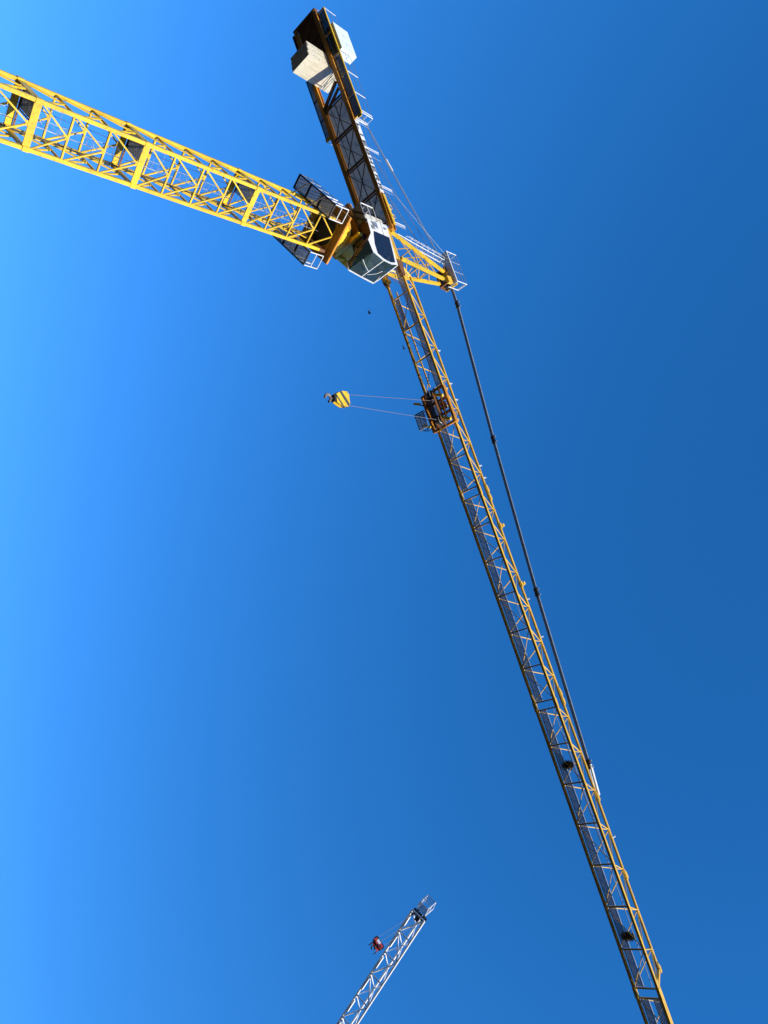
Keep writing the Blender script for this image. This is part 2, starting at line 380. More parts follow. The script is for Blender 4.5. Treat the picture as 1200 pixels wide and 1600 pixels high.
quad_panel('roof', NP[6], FP[6], FP[7], NP[7], 'white', .05); quad_panel('rear_wall', NP[7], FP[7], FP[0], NP[0], 'white', .05)
# near side wall with its window opening
cx_, cz_ = 2.0, 41.2
win = [(.98, 40.55), (1.2, 40.45), (2.2, 40.1), (3.0, 40.05), (3.30, 40.62), (3.40, 41.35), (3.27, 41.96), (1.02, 42.36)]
q = MB()
vs = [(x, NY, z) for x, z in near] + [(x, NY, z) for x, z in win] + [(x, NY + .06, z) for x, z in near] + [(x, NY + .06, z) for x, z in win]
fs = []
for i in range(n):
    j = (i+1) % n; fs += [(i, j, n+j, n+i), (2*n+i, 3*n+i, 3*n+j, 2*n+j), (i, 2*n+i, 2*n+j, j), (n+i, n+j, 3*n+j, 3*n+i)]
q.add(vs, fs); q.build('side_wall', 'white', S)
q = MB(); q.prism(win, NY + .02, NY + .04, lambda a, c, t: (a, t, c)); q.build('side_window', 'glass', S)
q = MB()
q.prism([(x, z) for x, z in far], FY, FY + .05, lambda a, c, t: (a, t, c)); q.build('far_wall', 'pane', S)
q = MB()
for i in (2, 3, 4, 5): q.bar(FP[i], FP[i+1], .07, .09)
q.bar(FP[6], FP[7], .08); q.build('far_frame', 'white', S)
q = MB(); q.bar(NP[4], FP[4], .06, .07); q.bar(NP[6], FP[6], .07, .09); q.build('front_mullion', 'white', S)
q = MB(); q.bar(NP[2].lerp(FP[2], .02), FP[2], .05, .05); q.build('floor_mullion', 'dark', S)
q = MB(); q.cuboid((1.0, -1.75, 39.75), (1.75, -.95, 40.5)); q.cuboid((.95, -1.7, 40.5), (1.2, -1.0, 41.5)); q.cuboid((1.05, -1.55, 41.5), (1.2, -1.15, 41.8)); q.build('seat', 'dark', S)
for y in (-2.15, -.85): q = MB(); q.cuboid((1.4, y, 40.1), (2.3, y + .3, 40.6)); q.tube((2.1, y + .15, 40.58), (2.15, y + .15, 40.85), .025); q.build('console', 'galv', S)
q = MB(); q.bar((.3, NY - .05, 40.5), (1.05, NY - .35, 40.7), .025); q.bar((.3, NY - .06, 42.6), (3.2, NY - .3, 42.1), .02); q.path([(.1, NY - .02, 41.2), (.15, NY - .35, 41.25), (3.2, NY - .35, 40.9), (3.45, NY - .02, 40.9)], .016); q.build('grab_rail', 'dark', S)
q = MB(); q.cuboid((.2, NY - .06, 40.7), (.6, NY - .002, 41.2)); q.cuboid((.65, NY - .09, 40.45), (.9, NY - .002, 40.75)); q.tube((.45, NY - .12, 42.1), (.45, NY - .02, 42.1), .09, 10); q.build('wall_box', 'galv', S)
q = MB(); q.path([(3.3, -1.6, 39.05), (3.62, -1.35, 39.5), (3.75, -1.1, 40.05)], .02); q.path([(3.75, -.8, 40.2), (3.9, -1.3, 40.6), (3.86, -1.7, 40.9)], .02); q.build('wiper', 'white', S)

# ------------------------------------------------------------------ tower head
S = part('tower_head', MJ)
top = [(.78, -.32, 53.0), (1.05, -.32, 52.6), (1.05, .32, 52.6), (.05, .32, 53.0)]
feet = [(-1.2, -1.0, 45.2), (1.2, -1.0, 45.3), (1.25, 1.0, 45.3), (-1.2, 1.0, 45.2)]
tops = [(.18, -.34, 52.9), (.98, -.34, 52.6), (.98, .34, 52.6), (.18, .34, 52.9)]
for f_, t_ in zip(feet, tops): bar(S, 'leg', f_, t_, .22, 'yellow')
L4 = [(Vector(f_), Vector(t_)) for f_, t_ in zip(feet, tops)]
for i in range(4):
    a, c = L4[i], L4[(i+1) % 4]; lv = (.12, .38, .60, .8)
    for u, v in zip(lv, lv[1:]):
        bar(S, 'diagonal_brace', a[0].lerp(a[1], u), c[0].lerp(c[1], v), .06, 'golden')
    for u in (.38, .6): bar(S, 'cross_bar', a[0].lerp(a[1], u), c[0].lerp(c[1], u), .06, 'golden')
b = MB(); b.cuboid((-.35, -.5, 52.75), (1.35, -.44, 54.0)); b.cuboid((-.35, .44, 52.75), (1.35, .5, 54.0)); b.cuboid((-.2, -.42, 52.8), (.0, .42, 53.0)); b.cuboid((1.0, -.42, 52.8), (1.2, .42, 53.0)); b.build('head_box', 'brown', S)
for x, z, rr in ((.15, 53.4, .36), (.95, 53.5, .36)):
    b = MB()
    for y in (-.2, 0, .2): b.tube((x, y - .05, z), (x, y + .05, z), rr, 20)
    b.build('sheave', 'dark', S)
bar(S, 'anchor_pin', (1.2, -.62, 53.85), (1.2, .62, 53.85), .26, 'yellow', shape='tube'); bar(S, 'anchor_pin', (.3, -.6, 53.0), (.3, .6, 53.0), .22, 'yellow', shape='tube')
b = MB(); b.cuboid((.85, -.75, 52.3), (1.5, -.5, 52.9)); b.build('sheave_bracket', 'golden', S)
grating(S, 'top_floor', -1.55, 1.4, -1.05, -.52, 53.1, nx=24, ny=5, fill=.5)
b = MB(); railing(b, [(-1.55, -1.05, 53.1), (1.4, -1.05, 53.1)], 1.6, .024, step=1.0, mids=(.33, .66)); b.build('outer_rail', 'galv', S)
b = MB(); railing(b, [(1.4, -1.05, 53.1), (1.4, -.1, 53.1)], 1.6, .035, step=.9, mids=(.12, .88)); railing(b, [(-1.55, -1.05, 53.1), (-1.55, .3, 53.1)], 1.6, .03, step=1.3); b.bar((-1.55, -1.07, 53.1), (1.4, -1.07, 53.1), .06, .1); b.build('end_rail', 'white', S)
# caged ladder up the back of the head
b = MB(); A0, A1 = Vector((-1.55, -.75, 46.6)), Vector((-.75, -.7, 53.6)); off = Vector((0, .42, 0)); bk = Vector((-.62, 0, .1))
for s_ in (0, 1): b.tube(A0 + off*s_, A1 + off*s_, .026, 6)
for i in range(23): p = A0.lerp(A1, i/22); b.tube(p, p + off, .014, 5)
for i in range(8):
    p = A0.lerp(A1, .22 + .78*i/7); pts = [p + off*.5 + Vector((0, 0, 0)) - off*.5*math.cos(t)*1.5 + bk*math.sin(t) for t in [math.pi*j/8 for j in range(9)]]
    b.path([p] + pts + [p + off], .017, 5)
for t in (.35, 1.0, 1.57, 2.2, 2.8):
    o_ = off*.5 - off*.5*math.cos(t)*1.5 + bk*math.sin(t); b.tube(A0.lerp(A1, .22) + o_, A1 + o_, .013, 5)
b.build('caged_ladder', 'white', S)

# ------------------------------------------------------------------ jib
YN, YF, ZB, ZTP = -WJ/2, WJ/2, HJ, 47.5
def jib_section(nodes, xs, xe, ztop0, ztop1, zig, top_from=None, top_to=None):
    S = part('jib_section', MJ)
    ft = lambda x: ztop0 + (ztop1 - ztop0)*(x - xs)/(xe - xs)
    bar(S, 'bottom_chord', (xs, YN, ZB), (xe, YN, ZB), .17, 'golden', h=.17)
    bar(S, 'bottom_chord', (xs, YF, ZB), (xe, YF, ZB), .17, 'golden', h=.17)
    t0, t1 = top_from or xs, top_to or xe
    bar(S, 'top_chord', (t0, 0, ft(t0)), (t1, 0, ft(t1)), .20, 'golden', shape='tube')
    for x in nodes:
        bar(S, 'cross_bar', (x, YN + .085, ZB), (x, YF - .085, ZB), .085, 'golden')
    for i, (x, x2) in enumerate(zip(nodes, nodes[1:])):
        xm = (x + x2)/2
        for y in (YN, YF):
            bar(S, 'side_brace', (x + .06, y, ZB + .06), (xm, 0, ft(xm) - .02), .075, 'golden', shape='tube')
            bar(S, 'side_brace', (xm, 0, ft(xm) - .02), (x2 - .06, y, ZB + .06), .075, 'golden', shape='tube')
        if (i + zig) % 2 == 0: bar(S, 'floor_brace', (x, YF, ZB + .01), (x2, YN, ZB + .01), .055, 'golden', shape='tube')
        else: bar(S, 'floor_brace', (x, YN, ZB + .01), (x2, YF, ZB + .01), .055, 'golden', shape='tube')
    for x, y in [(xs, YN), (xs, YF), (xe, YN), (xe, YF)]:
        b = MB(); d = .32 if x == xs else -.32
        b.cuboid((min(x, x+d), y - .105, ZB - .105), (max(x, x+d), y + .105, ZB + .105)); b.build('chord_joint', 'golden', S)
    return S
N1 = [1.3, 3.93, 6.66, 9.42, 12.15, 14.88, 17.55, 20.1]
N2_ = [20.72, 22.9, 25.5, 28.12, 30.8, 33.4, 35.85]
N3_ = [36.4, 38.85, 41.5, 44.2, 46.88, 49.57, 52.25, 54.65]
N4_ = [55.25, 57.6, 60.0, 62.4, 64.6]
J1 = jib_section(N1, 1.25, 20.4, ZTP, ZTP, 0, top_from=1.6)
J2 = jib_section(N2_, 20.405, 36.12, ZTP, ZTP, 1)
J3 = jib_section(N3_, 36.125, 54.94, ZTP, ZTP, 1)
J4 = jib_section(N4_, 54.945, 65.0, 46.7, 46.7, 0)
b = MB()
for y in (-.5, .5): b.bar((1.2, y, 45.7), (1.65, 0, ZTP), .12)
b.build('top_strut', 'golden', J1)
b = MB()
for y in (YN, YF): b.prism([(1.0, 44.75), (2.45, 44.75), (2.75, 45.0), (2.75, 45.15), (1.0, 45.5)], y - .14, y + .14, lambda a, c, t: (a, t, c))
b.build('pivot_bracket', 'brown', J1)
b = MB(); b.tube((2.2, .45, 44.75), (2.2, .75, 44.75), .22, 16); b.tube((2.55, .3, 44.8), (2.55, .62, 44.8), .14, 14); b.build('rope_sheave', 'golden', J1)
# joint lugs on the top chord
for S, x in ((J1, 20.1), (J2, 20.75), (J2, 35.85), (J3, 36.45), (J3, 43.3), (J3, 48.6), (J3, 54.7)):
    b = MB()
    for y in (-.09, .09):
        b.prism([(-.42, -.05), (.28, -.05), (.33, .08), (.2, .19), (0, .19), (-.22, .1)], y - .025, y + .025, lambda a, c, t: (x + a, t, ZTP + c))
    b.tube((x + .1, -.13, ZTP + .13), (x + .1, .13, ZTP + .13), .035, 8)
    b.build('joint_lug', 'golden', S)
b = MB(); b.bar((54.75, 0, 47.5), (55.3, 0, 46.7), .18); b.build('step_link', 'golden', J4)
# walkway panels inside the jib
def walk(S, nodes, y0, y1, edge=True):
    for x, x2 in zip(nodes, nodes[1:]):
        grating(S, 'walkway_panel', x + .03, x2 - .03, y0, y1, ZB + .10, nx=40, ny=10, frame=False, fill=.33)
    if edge:
        for y in (y0, y1):
            bar(S, 'walkway_edge', (nodes[0], y, ZB + .12), (nodes[-1], y, ZB + .12), .035, 'galv', h=.07)
walk(J1, N1[:5], -.74, -.26); walk(J1, N1[4:], .16, .64)
walk(J1, [3.93, 6.66], .30, .66)
walk(J2, N2_, .16, .64); walk(J3, N3_, .16, .64); walk(J4, N4_, .16, .64); walk(J4, N4_, -.62, -.2)
b = MB(); b.bar((3.4, .33, ZB + .13), (11.6, .33, ZB + .13), .09, .07); b.build('rope_rail', 'golden', J1)
b = MB()
for xa, xb, yy in ((27.8, 31.0, -.45), (36.5, 54.6, -.42), (38.2, 46.0, -.5)): b.bar((xa, yy, ZB + .12), (xb, yy, ZB + .12), .03, .05)
b.build('cable_tray', 'galv', J3)
# rope guides on the top chord
def rope_guide(S, x, big):
    b = MB()
    if big:
        b.cuboid((x - .2, -.13, ZTP - .05), (x + .22, .13, ZTP + .13)); b.bar((x, 0, ZTP + .1), (x, 0, ZTP + .38), .08, .14)
        b.tube((x, -.14, ZTP + .4), (x, .14, ZTP + .4), .13, 14)
        b.build('rope_roller', 'golden', S)
    else:
        b.bar((x, 0, ZTP + .05), (x, 0, ZTP + .5), .06); b.bar((x, -.06, ZTP + .42), (x, .06, ZTP + .42), .09); b.build('rope_guide', 'white', S)
for S, x, big in ((J1, 8.3, 0), (J1, 11.2, 0), (J1, 12.6, 0), (J1, 18.2, 0), (J1, 19.2, 0), (J2, 23.1, 1), (J2, 27.7, 1), (J2, 28.9, 0), (J2, 31.8, 0), (J3, 46.2, 0)): rope_guide(S, x, big)

# tie bars
T = part('jib_tie', MJ)
tp = [(1.25, 53.85), (3.0, 53.72), (15.9, 51.38), (28.6, 49.42), (41.2, 48.02)]
for i, ((x, z), (x2, z2)) in enumerate(zip(tp, tp[1:])):
    for y in (-.07, .07): bar(T, 'tie_bar', (x, y, z), (x2, y, z2), .085, 'tie', h=.13)
for x, z in tp[1:]:
    b = MB(); b.bar((x - .32, 0, z + .05), (x + .32, 0, z - .05), .27, .18); b.build('coupling', 'dark', T)
    b = MB()
    for d in (-.22, .22):
        b.tube((x + d, -.26, z - d*.15 + .05), (x + d, .26, z - d*.15 + .05), .06, 8)
    b.build('coupling_pin', 'galv', T)
b = MB()
b.bar((41.2, -.12, 48.02), (43.25, -.12, 47.66), .1, .2); b.bar((41.2, .12, 48.02), (43.25, .12, 47.66), .1, .2); b.build('end_link', 'white', T)

# ------------------------------------------------------------------ counter-jib
C = part('counter_jib', MJ)
BZ0, BZ1 = 45.0, 45.5
b = MB(); b.cuboid((-22.2, -1.38, BZ0), (-1.2, -1.06, BZ0 + .06)); b.cuboid((-22.2, -1.38, BZ1 - .05), (-1.2, -1.06, BZ1)); b.cuboid((-22.2, -1.26, BZ0 + .05), (-1.2, -1.18, BZ1 - .04)); b.build('main_beam', 'amber_shade', C)
b = MB(); b.cuboid((-22.2, .96, BZ0), (-1.2, 1.28, BZ0 + .06)); b.cuboid((-22.2, .96, BZ1 - .05), (-1.2, 1.28, BZ1)); b.cuboid((-22.2, 1.08, BZ0 + .05), (-1.2, 1.16, BZ1 - .04)); b.build('main_beam', 'amber_shade', C)
cxs = [-14.1, -11.1, -8.0, -4.9, -2.0]
for x in cxs:
    bar(C, 'cross_beam', (x, -1.05, BZ0 + .1), (x, .95, BZ0 + .1), .11, 'brown', h=.14); bar(C, 'cross_beam', (x + .22, -1.05, BZ0 + .12), (x + .22, .95, BZ0 + .12), .08, 'brown', h=.1)
for i, (x, x2) in enumerate(zip(cxs, cxs[1:])):
    bar(C, 'wind_brace', (x + .25, -1.02, BZ0 + .16), (x2, .92, BZ0 + .16), .055, 'brown'); bar(C, 'wind_brace', (x + .25, .92, BZ0 + .24), (x2, -1.02, BZ0 + .24), .055, 'brown')
    mid = (x + x2)/2
    for j, (xa, xb) in enumerate(((x + .02, mid - .01), (mid + .01, x2 - .01))):
        for ya, yb in ((-1.0, -.06), (-.04, .9)):
            b = MB(); b.cuboid((xa, ya, BZ1 - .1 + .004*j), (xb, yb, BZ1 - .06 + .004*j)); b.build('deck_sheet', 'deck', C)
bar(C, 'deck_rib', (-14.1, -.05, BZ0 + .27), (-2.0, -.05, BZ0 + .27), .06, 'brown')
bar(C, 'deck_rib', (-14.1, .5, BZ1 - .16), (-2.0, .5, BZ1 - .16), .04, 'grate')
for p1, p2 in (((-15.2, -1.02, 45.1), (-14.1, .95, 45.1)), ((-14.2, -1.02, 45.2), (-14.0, .9, 45.2)), ((-13.6, -1.0, 45.1), (-13.4, .9, 45.1))):
    pass
bar(C, 'cross_girder', (-15.3, -1.03, 44.98), (-14.0, .98, 44.98), .17, 'brown', h=.24); bar(C, 'cross_girder', (-14.7, -1.03, 45.06), (-13.7, .95, 45.06), .14, 'brown', h=.2)
# nameplate
b = MB(); b.cuboid((-11.25, -1.44, BZ0 + .02), (-4.5, -1.41, BZ1 + .0)); SG = b.build('sign_board', 'white', C)
GL = {'L': [(0,0,.13,1), (.13,0,1,.27)], 'I': [(.36,0,.64,1)], 'E': [(0,0,.26,1), (.26,0,1,.24), (.26,.38,.9,.62), (.26,.76,1,1)],
      'B': [(0,0,.26,1), (.26,0,.88,.22), (.26,.39,.86,.61), (.26,.78,.86,1), (.72,.2,1,.42), (.70,.58,.97,.8)], 'H': [(0,0,.27,1), (.73,0,1,1), (.27,.37,.73,.63)],
      'R': [(0,0,.26,1), (.26,.76,.88,1), (.26,.38,.86,.6), (.70,.58,.98,.8)]}
GL['L'][0] = (0,0,.27,1)
for i, ch in enumerate('LIEBHERR'):
    b = MB(); lw, lh = .60, .40; x0 = -10.98 + i*.81; zl = BZ0 + .06
    for j, (u0, v0, u1, v1) in enumerate(GL[ch]): b.cuboid((x0 + u0*lw, -1.448 - .0004*j, zl + v0*lh), (x0 + u1*lw, -1.4405, zl + v1*lh))
    if ch == 'R': b.prism([(.42, .38), (.70, .38), (1.02, 0), (.72, 0)], -1.449, -1.4405, lambda a_, c_, t: (x0 + a_*lw, t, zl + c_*lh))
    b.build('letter', 'black', SG)
b = MB(); z = BZ1 - .115
b.cuboid((-4.6, -.75, z), (-4.55, -.35, z + .01)); b.cuboid((-4.25, -.75, z), (-4.2, -.35, z + .01)); b.cuboid((-4.55, -.75, z), (-4.25, -.7, z + .01)); b.cuboid((-4.55, -.4, z), (-4.25, -.35, z + .01)); b.build('blue_mark', 'blue', C)
# near platform
P0, P1, PY = -21.7, -11.35, -2.2
b = MB(); b.bar((P0, PY, 45.08), (P1, PY, 45.08), .10, .16); b.build('platform_edge', 'yellow', C)
xs_ = [P0, -19.4, -17.3, -15.3, -13.3, P1]
for x in xs_: bar(C, 'platform_arm', (x, -1.4, 45.1), (x, PY, 45.1), .07, 'golden', h=.1)
for x, x2 in zip(xs_, xs_[1:]): grating(C, 'platform_panel', x + .05, x2 - .05, PY + .06, -1.42, 45.14, mt='dark', nx=26, ny=10, fill=.55, frame=False)
b = MB(); b.cuboid((P1 + .0, PY, 45.0), (P1 + .28, -1.8, 45.06)); b.build('end_plate', 'yellow', C)
b = MB(); railing(b, [(P0, PY, 45.15), (P1, PY, 45.15)], 1.35, .02, step=2.1, mids=(.5,)); b.build('platform_rail', 'galv', C)
for x in (P0, -15.4, -13.35, P1, P1 - .22): bar(C, 'platform_post', (x, PY - .02, 45.15), (x, PY - .02, 46.5), .038, 'white')
b = MB(); railing(b, [(P1, PY, 45.15), (P1, -1.45, 45.15)], 1.35, .022); b.build('platform_end_rail', 'white', C)
b = MB(); railing(b, [(-11.2, -1.4, BZ1), (-1.6, -1.4, BZ1)], 1.35, .014, step=3.3, mids=(.5,)); b.build('deck_rail', 'galv', C)
for x in (-11.65, -8.82, -5.24, -1.88):
    b = MB(); b.bar((x, -1.42, BZ1), (x, -1.42, BZ1 + 1.4), .045); b.bar((x + .17, -1.42, BZ1), (x + .17, -1.42, BZ1 + 1.36), .028); b.build('rail_post', 'white', C)
b = MB(); b.ring((-3.2, -1.48, 45.55), (0, 1, 0), .22, .03, 14); b.bar((-4.3, -1.45, 45.3), (-1.6, -1.45, 45.36), .1, .28); b.build('root_lug', 'yellow', C)
b = MB(); b.ring((-2.3, -1.5, 45.5), (0, 1, 0), .2, .035, 14); b.build('root_lug', 'yellow', C)
# far platform
b = MB(); b.bar((-17.6, 1.68, 45.05), (-11.5, 1.68, 45.05), .07, .12)
for x in (-17.5, -15.4, -13.5, -11.55): b.bar((x, 1.28, 45.05), (x, 1.68, 45.05), .06)
b.build('far_platform_frame', 'dark', C)
grating(C, 'far_platform_panel', -17.5, -11.6, 1.3, 1.64, 45.1, nx=60, ny=6, frame=False)
b = MB(); b.cuboid((-11.75, 1.3, 44.92), (-11.45, 1.72, 45.02)); b.build('far_end_plate', 'yellow', C)
b = MB(); railing(b, [(-17.6, 1.68, 45.05), (-11.5, 1.68, 45.05)], 1.2, .02, step=2.0); b.build('far_platform_rail', 'galv', C)
# winch bay at the rear end
b = MB(); b.cuboid((-22.3, -1.0, 45.32), (-18.4, .92, 45.38)); b.build('bay_floor', 'brown', C)
b = MB(); b.bar((-22.35, -1.4, 45.2), (-22.35, 1.3, 45.2), .12, .42); b.bar((-20.3, -1.04, 45.1), (-20.3, .94, 45.1), .12, .22); b.bar((-22.2, -.9, 45.15), (-20.4, .85, 45.15), .1, .14); b.bar((-20.3, .85, 45.12), (-18.6, -.9, 45.12), .1, .14); b.build('bay_beam', 'brown', C)
b = MB(); b.tube((-19.3, -.75, 45.95), (-19.3, .75, 45.95), .5, 24); b.tube((-19.3, -.82, 45.95), (-19.3, -.75, 45.95), .68, 24); b.tube((-19.3, .75, 45.95), (-19.3, .82, 45.95), .68, 24); b.build('winch_drum', 'dark', C)
b = MB(); b.cuboid((-22.0, 1.3, 44.95), (-20.6, 1.5, 45.5)); b.tube((-22.4, 1.1, 45.1), (-22.4, 1.1, 45.6), .1); b.tube((-22.4, -1.2, 45.1), (-22.4, -1.2, 45.7), .1); b.build('bay_bracket', 'dark', C)
b = MB(); railing(b, [(-22.4, -1.4, 45.4), (-22.4, 1.3, 45.4)], 1.2, .02); railing(b, [(-22.4, 1.3, 45.4), (-18.4, 1.3, 45.4)], 1.2, .02); b.build('bay_rail', 'galv', C)
b = MB(); b.cuboid((-20.2, -2.42, 45.32), (-17.6, -1.6, 47.15)); b.build('machinery_cabinet', 'cabinet', C)
b = MB()
for x in (-19.35, -18.45): b.cuboid((x - .008, -2.428, 45.4), (x + .008, -2.421, 47.1))
for x in (-19.25, -18.35): b.cuboid((x, -2.44, 46.1), (x + .04, -2.421, 46.3))
b.build('cabinet_door_line', 'grate', C)
# counter-jib ties and winch ropes
T = part('counter_tie', MJ)
for y0, y1 in ((-.4, -1.15), (.4, 1.12)):
    bar(T, 'tie_rod', (-.1, y0, 53.4), (-16.2, y1, 45.6), .065, 'tie', shape='tube')
    p = Vector((-.1, y0, 53.4)).lerp(Vector((-16.2, y1, 45.6)), .52); q = Vector((-.1, y0, 53.4)).lerp(Vector((-16.2, y1, 45.6)), .58)
    bar(T, 'tie_coupling', p, q, .14, 'white')
bar(T, 'winch_rope', (.15, -.2, 53.75), (-19.2, -.3, 46.4), .04, 'rope', shape='tube'); bar(T, 'winch_rope', (.15, .1, 53.75), (-12.5, -.55, 46.0), .04, 'rope', shape='tube')
bar(T, 'stay_cable', (-.2, -.45, 53.2), (-11.7, -1.4, 46.6), .035, 'tie', shape='tube'); bar(T, 'stay_cable', (-.9, -.95, 53.3), (-5.3, -1.4, 46.7), .03, 'tie', shape='tube')

# ------------------------------------------------------------------ counterweights
slabs = [(-18.1, -17.66, 42.72), (-17.58, -17.14, 42.58), (-17.06, -16.62, 42.44)]
lab = ['rearmost cream concrete counterweight slab, farthest from the crane mast', 'middle cream concrete counterweight slab, sandwiched between two others', 'front cream concrete counterweight slab with its broad face towards the mast']
for (x0, x1, zb), lb in zip(slabs, lab):
    R_ = empty('counterweight_slab', WJM @ Matrix.Translation(((x0 + x1)/2, 0, zb))); tag(R_, lb, 'counterweight', 'concrete counterweights under the counter-jib')
    h, t = 46.6 - zb, (x1 - x0)/2; cb = .05
    b = MB()
    prof = [(-1.0 + cb, 0), (1.0 - cb, 0), (1.0, cb), (1.0, h), (.94, h), (-.98, h), (-1.0, h - .02), (-1.0, cb)]
    b.prism(prof, -t, t, lambda a, c, q: (q, a, c)); b.build('slab_body', 'concrete', R_)
    for y in (-.75, .75):
        b = MB(); b.bar((0, y, h - .02), (0, y, h + .25), .1, .16); b.build('hanger', 'dark', R_)
    if x1 > -16.7:
        for i, zz in enumerate((3.0, 3.2, 3.42, 3.62)):
            b = MB(); b.bar((t + .012, -.96, zz), (t + .012, .96, zz), .02, .03); b.build('shadow_stripe', 'dark', R_)  # dark bars stand in for rail shadows across the concrete
    for yy, zz in ((-1.003, .6), (-1.003, 1.3), (-1.003, 2.0)):
        b = MB(); b.tube((0, yy, zz), (0, yy + .02, zz), .04, 8); b.build('lifting_socket', 'dark', R_)

# ------------------------------------------------------------------ trolley
TX = 13.6
R_ = empty('hoist_trolley', WJM @ Matrix.Translation((TX, 0, HJ)))
tag(R_, 'dark brown hoist trolley with yellow rollers and wire basket under the jib', 'trolley')
b = MB()
for y in (-1.02, 1.02): b.bar((-1.45, y, -.25), (1.5, y, -.25), .16, .3)
for x in (-1.4, -.5, .55, 1.45): b.bar((x, -1.02, -.3), (x, 1.02, -.3), .16, .26)
b.build('frame', 'amber_shade', R_)
b = MB()
for y in (-.28, .28): b.prism([(-1.6, -.45), (1.6, -.45), (1.1, -.95), (-1.1, -.95)], y - .03, y + .03, lambda a, c, t: (a, t, c))
b.bar((-1.3, -.7, -.5), (1.3, -.5, -.5), .1, .16); b.bar((-1.3, .7, -.5), (1.3, .6, -.5), .1, .16); b.build('sheave_frame', 'brown', R_)
for x in (-1.1, .95):
    b = MB(); b.tube((x, -.12, -.72), (x, .12, -.72), .34, 22); b.build('rope_sheave', 'dark', R_)
    b = MB(); b.ring((x, -.13, -.72), (0, 1, 0), .3, .035, 22); b.ring((x, .13, -.72), (0, 1, 0), .3, .035, 22); b.build('sheave_rim', 'galv', R_)
for p, q, rr in (((-1.12, -.08, -.64), (-.62, -.92, -.64), .12), ((.76, -.08, -.64), (1.26, -.9, -.64), .12), ((.68, 1.55, -.62), (1.08, .95, -.62), .1), ((-1.2, 1.66, -.62), (-.92, 1.2, -.62), .1)):
    b = MB(); b.tube(p, q, rr, 12); b.build('yellow_roller', 'yellow', R_)
bar(R_, 'roller_arm', (-1.1, 1.5, -.4), (-.6, .9, -.3), .08, 'dark')
for x in (-1.25, 1.3):
    for y in (-.81, .81):
        b = MB(); b.tube((x, y - .09, .22), (x, y + .09, .22), .16, 16); b.bar((x, y + (.17 if y > 0 else -.17), -.3), (x, y + (.17 if y > 0 else -.17), .3), .1, .04); b.build('wheel', 'golden', R_)
b = MB(); b.cuboid((-.3, -.7, -.5), (.25, -.35, -.15)); b.build('rope_box', 'amber_shade', R_)
# basket on the far side
b = MB(); bx0, bx1, by0, by1, bz0 = -.25, 1.0, .95, 1.75, -.98
for x in (bx0, bx1):
    for y in (by0, by1): b.tube((x, y, bz0), (x, y, bz0 + 1.1), .03, 6)
for z in (bz0, bz0 + .55, bz0 + 1.1): b.path([(bx0, by0, z), (bx1, by0, z), (bx1, by1, z), (bx0, by1, z), (bx0, by0, z)], .028)
b.build('basket_rail', 'dark', R_); grating(R_, 'basket_floor', bx0, bx1, by0, by1, bz0, nx=16, ny=10, fill=.33)
b = MB(); b.bar((bx0, 1.0, -.5), (bx0, 1.2, -.4), .08); b.bar((bx1, 1.0, -.5), (bx1, 1.2, -.4), .08); b.bar((bx1, by0, bz0), (bx1, by1, bz0), .05); b.build('basket_bracket', 'white', R_)

# ------------------------------------------------------------------ hook block
HX, HZ = 13.7, 33.7
R_ = empty('hook_block', WJM @ Matrix.Translation((HX, 0, HZ)) @ Matrix.Rotation(math.radians(14), 4, 'Z') @ Matrix.Scale(.97, 4))
tag(R_, 'yellow hook block with dark diagonal stripes hanging from two ropes', 'hook block')
prof = [(-.50, .62), (-.30, .74), (.30, .74), (.50, .62), (.50, .05), (.26, -.50), (-.26, -.50), (-.50, .05)]
for y in (-.17, .17):
    b = MB(); b.prism(prof, y - .035, y + .035, lambda a, c, t: (a, t, c)); b.build('cheek_plate', 'yellow', R_)
def clip(poly, f_):
    out = []
    for i in range(len(poly)):
        p, q = poly[i], poly[(i+1) % len(poly)]; fp, fq = f_(p), f_(q)
        if fp >= 0: out.append(p)
        if fp * fq < 0: t = fp/(fp - fq); out.append((p[0] + t*(q[0]-p[0]), p[1] + t*(q[1]-p[1])))
    return out
for c0, hw in ((.30, .15), (-.36, .09)):
    pl = clip(clip(prof, lambda p: p[1] - .8*p[0] - c0 + hw), lambda p: c0 + hw - p[1] + .8*p[0])
    if len(pl) > 2:
        for y in (-.208, .208):
            b = MB(); b.prism(pl, y - .003, y + .003, lambda a, c, t: (a, t, c)); b.build('warning_stripe', 'stripe', R_)
for x in (-.27, .27):
    b = MB(); b.tube((x, -.1, .38), (x, .1, .38), .26, 18); b.build('sheave', 'dark', R_)
    b = MB(); b.tube((x*1.5, -.24, .6), (x*1.5, .24, .6), .05, 8); b.build('pin', 'galv', R_)
b = MB(); b.cuboid((-.2, -.19, -.68), (.2, .19, -.44)); b.tube((0, 0, -.85), (0, 0, -.6), .09, 12); b.build('crosshead', 'black', R_)
b = MB(); b.ring((0, 0, -1.12), (0, 1, 0), .24, .085, 20, 8, math.radians(-100), math.radians(170)); b.build('hook', 'hookm', R_)
inv = R_.matrix_basis.inverted()
for (hx, tx, yy) in ((-.36, TX - .62, .0), (.36, TX + .95, .0)):
    p0 = Vector((hx, 0, .68)); p1 = inv @ (WJM @ Vector((tx, yy, HJ - .75)))
    bar(R_, 'hoist_rope', p0, p1, .032, 'rope', shape='tube')

